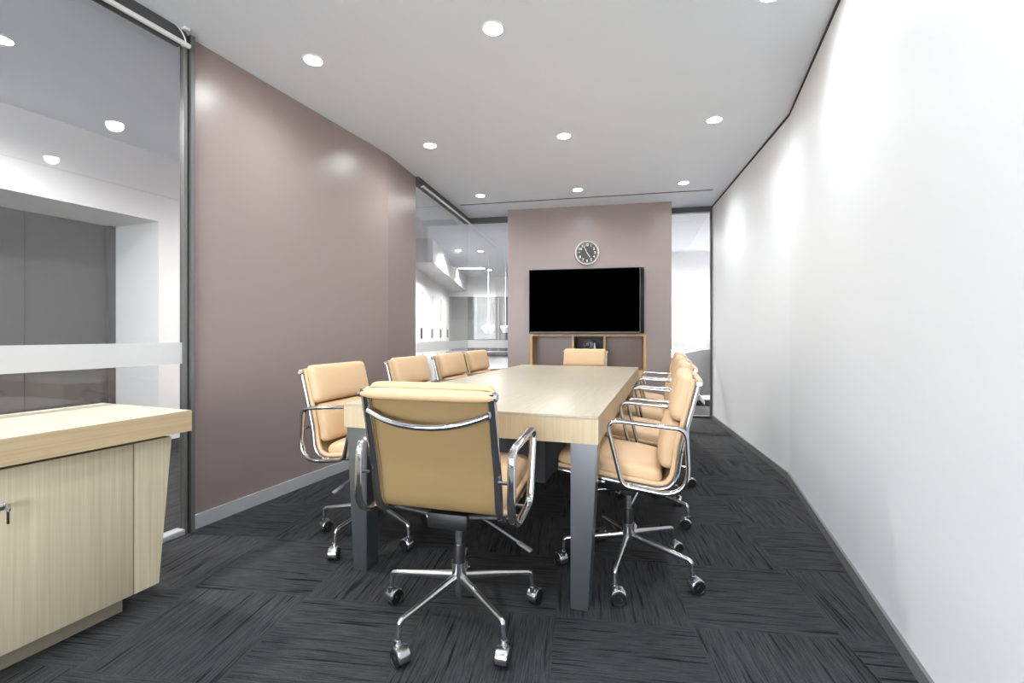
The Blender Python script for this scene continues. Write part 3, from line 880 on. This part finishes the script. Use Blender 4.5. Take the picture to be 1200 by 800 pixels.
# hall beyond the glass corner
struct(MB().box(-4.7, -4.55, 0.05, 2.62, 0, HC, M=MA).build('corridor_light_block', M['white_paint'], smooth=False))  # unseen wall added to stop sky light running down the corridor
mb = MB(); wall_seg(mb, A(3.55, -1.9), Vector((-1.76, 7.05)), 0, HC, 0.0, 0.15)
struct(mb.build('hall_corner_light_block', M['white_paint'], smooth=False))  # out of view, added to shut sky light out at the hall corner
struct(MB().box(1.9, 2.05, 9.15, 13.15, 0, HC).build('hall_right_light_block', M['white_paint'], smooth=False))  # added beyond sight to block sky light from the hall's right
mb = MB(); wall_seg(mb, Vector((2.56, 5.70)), Vector((5.3, 5.15)), 0, HC, -0.15, 0.0)
struct(mb.build('office_front_light_block', M['white_paint'], smooth=False))  # unseen closure added against sky light entering at the office front
a = Vector((-1.76, 7.0)); b = Vector((-1.72, 13.0)); Mh = frame_matrix(a, b - a)
struct(MB().box(0, 6.0, 0, 0.15, 0, HC, M=Mh).build('wall_hall_left', M['white_paint'], smooth=False))
for k in range(4):
    u = 1.0 + k * 1.15
    d = struct(MB().box(u, u + 0.98, -0.035, 0, 0.02, 1.86, 0.004, M=Mh).build('door_%d' % (k + 2), M['desk_white']))
    MB().box(u + 0.84, u + 0.88, -0.075, -0.035, 0.95, 1.15, 0.006, M=Mh).build('door_handle', M['dark_frame'], d)
struct(MB().box(0.8, 6.0, -0.45, 0, 2.22, HC, M=Mh).build('trim_2', M['white_paint'], smooth=False))
mb = MB(); mb.box(-1.72, 1.9, 13.0, 13.15, 2.06, HC)
struct(mb.build('wall_hall_back', M['white_paint'], smooth=False))
o = empty('grey_partition', (-0.7, 13.0, 0))
MB().box(-1.02, 2.6, 0.02, 0.10, 0, 2.06).build('panel', M['hall_grey'], o, smooth=False)
mb = MB(); mb.box(-1.0, 0.28, 0.012, 0.02, 0.2, 1.42)
mb.build('film', M['hall_grey_light'], o, smooth=False)
mb = MB()
for x in (-1.02, -0.32, 0.30, 1.25): mb.box(x, x + 0.05, -0.02, 0.02, 0, 2.06)
mb.build('mullion', M['mid_frame'], o, smooth=False)
tag(o, 'tall dark grey office partition at the end of the hall beyond the glass corner', 'partition')
o = empty('hall_counter', (-0.55, 9.6, 0))
MB().box(-0.75, 0.55, -0.30, 0.30, 0.60, 0.68, 0.004).build('counter_top', M['dark_frame'], o)
MB().box(-0.73, 0.53, -0.26, 0.26, 0, 0.60, 0.004).build('body', M['desk_white'], o)
tag(o, 'white counter with dark top in the hall behind the glass corner', 'counter')
def pendant(x, y, zb, r, h, label):
    o = empty('pendant_lamp', (x, y, zb))
    MB().lathe([(r * 0.55, 0), (r, h * 0.8), (r * 0.9, h), (r * 0.3, h * 1.05), (r * 0.28, h * 0.98), (r * 0.86, h * 0.92), (r * 0.94, h * 0.78), (r * 0.5, 0.004), (r * 0.55, 0)], 24).build('shade', M['desk_white'], o)
    MB().tube([(0, 0, h), (0, 0, HC - zb)], 0.005, 8).build('cord', M['desk_white'], o)
    tag(o, label, 'lamp', 'pendant lamps in the hall')
pendant(-0.13, 9.6, 1.06, 0.11, 0.14, 'white pendant lamp in the hall, right of the two behind the glass corner')
pendant(-0.47, 9.4, 1.05, 0.135, 0.14, 'wider white pendant lamp in the hall, left of the two behind the glass corner')

# office beyond the right-hand glass
struct(MB().box(5.2, 5.35, 5.2, 9.0, 0, HC).build('office_right_light_block', M['white_paint'], smooth=False))  # unseen side wall added to keep sky light off office and hall
struct(MB().box(1.9, 8.0, 9.0, 9.15, 0, HC).build('wall_office_back', M['white_paint'], smooth=False))
o = struct(MB().box(3.07, 4.4, 8.93, 9.0, 0.86, 2.08, 0.003).build('window_6', M['desk_white']))
MB().box(3.13, 4.34, 8.915, 8.935, 0.92, 2.02).build('blind_panel', M['trim_white'], o, smooth=False)
o = empty('office_desk', (3.4, 8.45, 0))
MB().box(-0.75, 0.75, -0.35, 0.35, 0.72, 0.75, 0.004).build('desktop', M['desk_white'], o)
for s in (-1, 1): MB().box(s * 0.70 - 0.02, s * 0.70 + 0.02, -0.32, 0.32, 0, 0.72, 0.003).build('leg', M['desk_white'], o)
tag(o, 'white desk by the office wall behind the right-hand glass', 'desk')
o = empty('desk_box', (3.33, 8.3, 0.75))
MB().box(-0.06, 0.06, -0.05, 0.05, 0, 0.11, 0.006).build('body', M['mid_frame'], o)
MB().box(-0.065, 0.065, -0.055, 0.055, 0.11, 0.125, 0.004).build('lid', M['lever'], o)
tag(o, 'small grey box standing on the white desk behind the right-hand glass', 'box')
# curved felt screen and the white tray below it
pts = []
for k in range(21):
    t = k / 20
    x = 2.32 + 1.35 * t
    y = 7.25 + 0.28 * math.sin(t * PI)
    h = 0.62 + 0.19 * math.sin(min(1, t * 1.25) * PI / 2)
    pts.append((x, y, h))
mb = MB(); vs = []; fs = []
for x, y, h in pts:
    vs += [(x, y, 0.10), (x, y, h), (x, y + 0.04, h), (x, y + 0.04, 0.10)]
for i in range(len(pts) - 1):
    for j in range(4):
        j2 = (j + 1) % 4
        fs.append((i * 4 + j, i * 4 + j2, (i + 1) * 4 + j2, (i + 1) * 4 + j))
fs.append((0, 1, 2, 3)); fs.append(tuple(len(vs) - 4 + j for j in (3, 2, 1, 0)))
mb.add(vs, fs)
o = empty('curved_screen', (0, 0, 0))
mb.build('felt_panel', M['felt'], o)
mb = MB()
for k in (3, 10, 17):
    x, y, h = pts[k]; mb.box(x - 0.03, x + 0.03, y - 0.12, y + 0.16, 0, 0.10, 0.01)
mb.build('foot', M['dark_frame'], o)
tag(o, 'grey curved felt screen in the office behind the right-hand glass', 'screen')
o = empty('cable_tray', (2.79, 6.95, 0)); o.rotation_euler = (0, 0, -0.25)
ring = [(0.20 * math.cos(2 * PI * k / 40), 0.12 * math.sin(2 * PI * k / 40), 0.10) for k in range(41)]
MB().tube(ring, 0.022, 12, caps=False).build('rim', M['desk_white'], o)
MB().lathe([(0, 0.0), (0.9, 0.0), (1.0, 0.1), (0, 0.1)], 32, M=Matrix.Diagonal((0.19, 0.115, 1, 1))).build('bowl', M['black'], o)
mb = MB()
for s in range(4):
    mb.tube([(-0.13 + 0.08 * s + 0.04 * math.cos(k), 0.03 * math.sin(k * 1.3 + s), 0.105 + 0.012 * math.sin(k * 0.8 + s)) for k in range(9)], 0.008, 6)
mb.build('cable_coil', M['black'], o)
tag(o, 'white-rimmed oval tray with black cables on the office floor behind the right glass', 'tray')

# ------------------------------------------------------------------ light from outside, camera, view
w = bpy.data.worlds.new('daylight'); SC.world = w; w.use_nodes = True
bg = w.node_tree.nodes['Background']; bg.inputs['Color'].default_value = (0.93, 0.97, 1.0, 1); bg.inputs['Strength'].default_value = 6.8
def portal(a, b, z0, z1, into):
    l = bpy.data.lights.new('portal', 'AREA'); l.shape = 'RECTANGLE'
    l.size = (b - a).length; l.size_y = z1 - z0; l.cycles.is_portal = True
    o = bpy.data.objects.new('portal', l); COL.objects.link(o)
    c = (a + b) / 2; o.location = (c.x, c.y, (z0 + z1) / 2)
    o.rotation_euler = Vector((into.x, into.y, 0)).to_track_quat('-Z', 'Z').to_euler()
portal(BL - U * 0.2, BR - U * 0.2, 0.2, 2.5, U)

cam = bpy.data.cameras.new('camera'); co = bpy.data.objects.new('camera', cam); COL.objects.link(co)
cam.sensor_width = 36.0; cam.lens = 36.0 * 555 / 1200
co.location = (0, 0, CAMZ); co.rotation_euler = (PI / 2, 0, 0)
cam.shift_y = -9.0 / 1200.0
cam.clip_start = 0.05
SC.camera = co
SC.view_settings.view_transform = 'Standard'
SC.view_settings.look = 'None'
SC.view_settings.gamma = 1.0
SC.view_settings.use_curve_mapping = False
SC.view_settings.exposure = 1.50
SC.cycles.max_bounces = 10
SC.cycles.diffuse_bounces = 5
SC.cycles.glossy_bounces = 4
SC.cycles.transparent_max_bounces = 16
SC.cycles.caustics_reflective = False
SC.cycles.caustics_refractive = False
SC.cycles.sample_clamp_indirect = 6.0
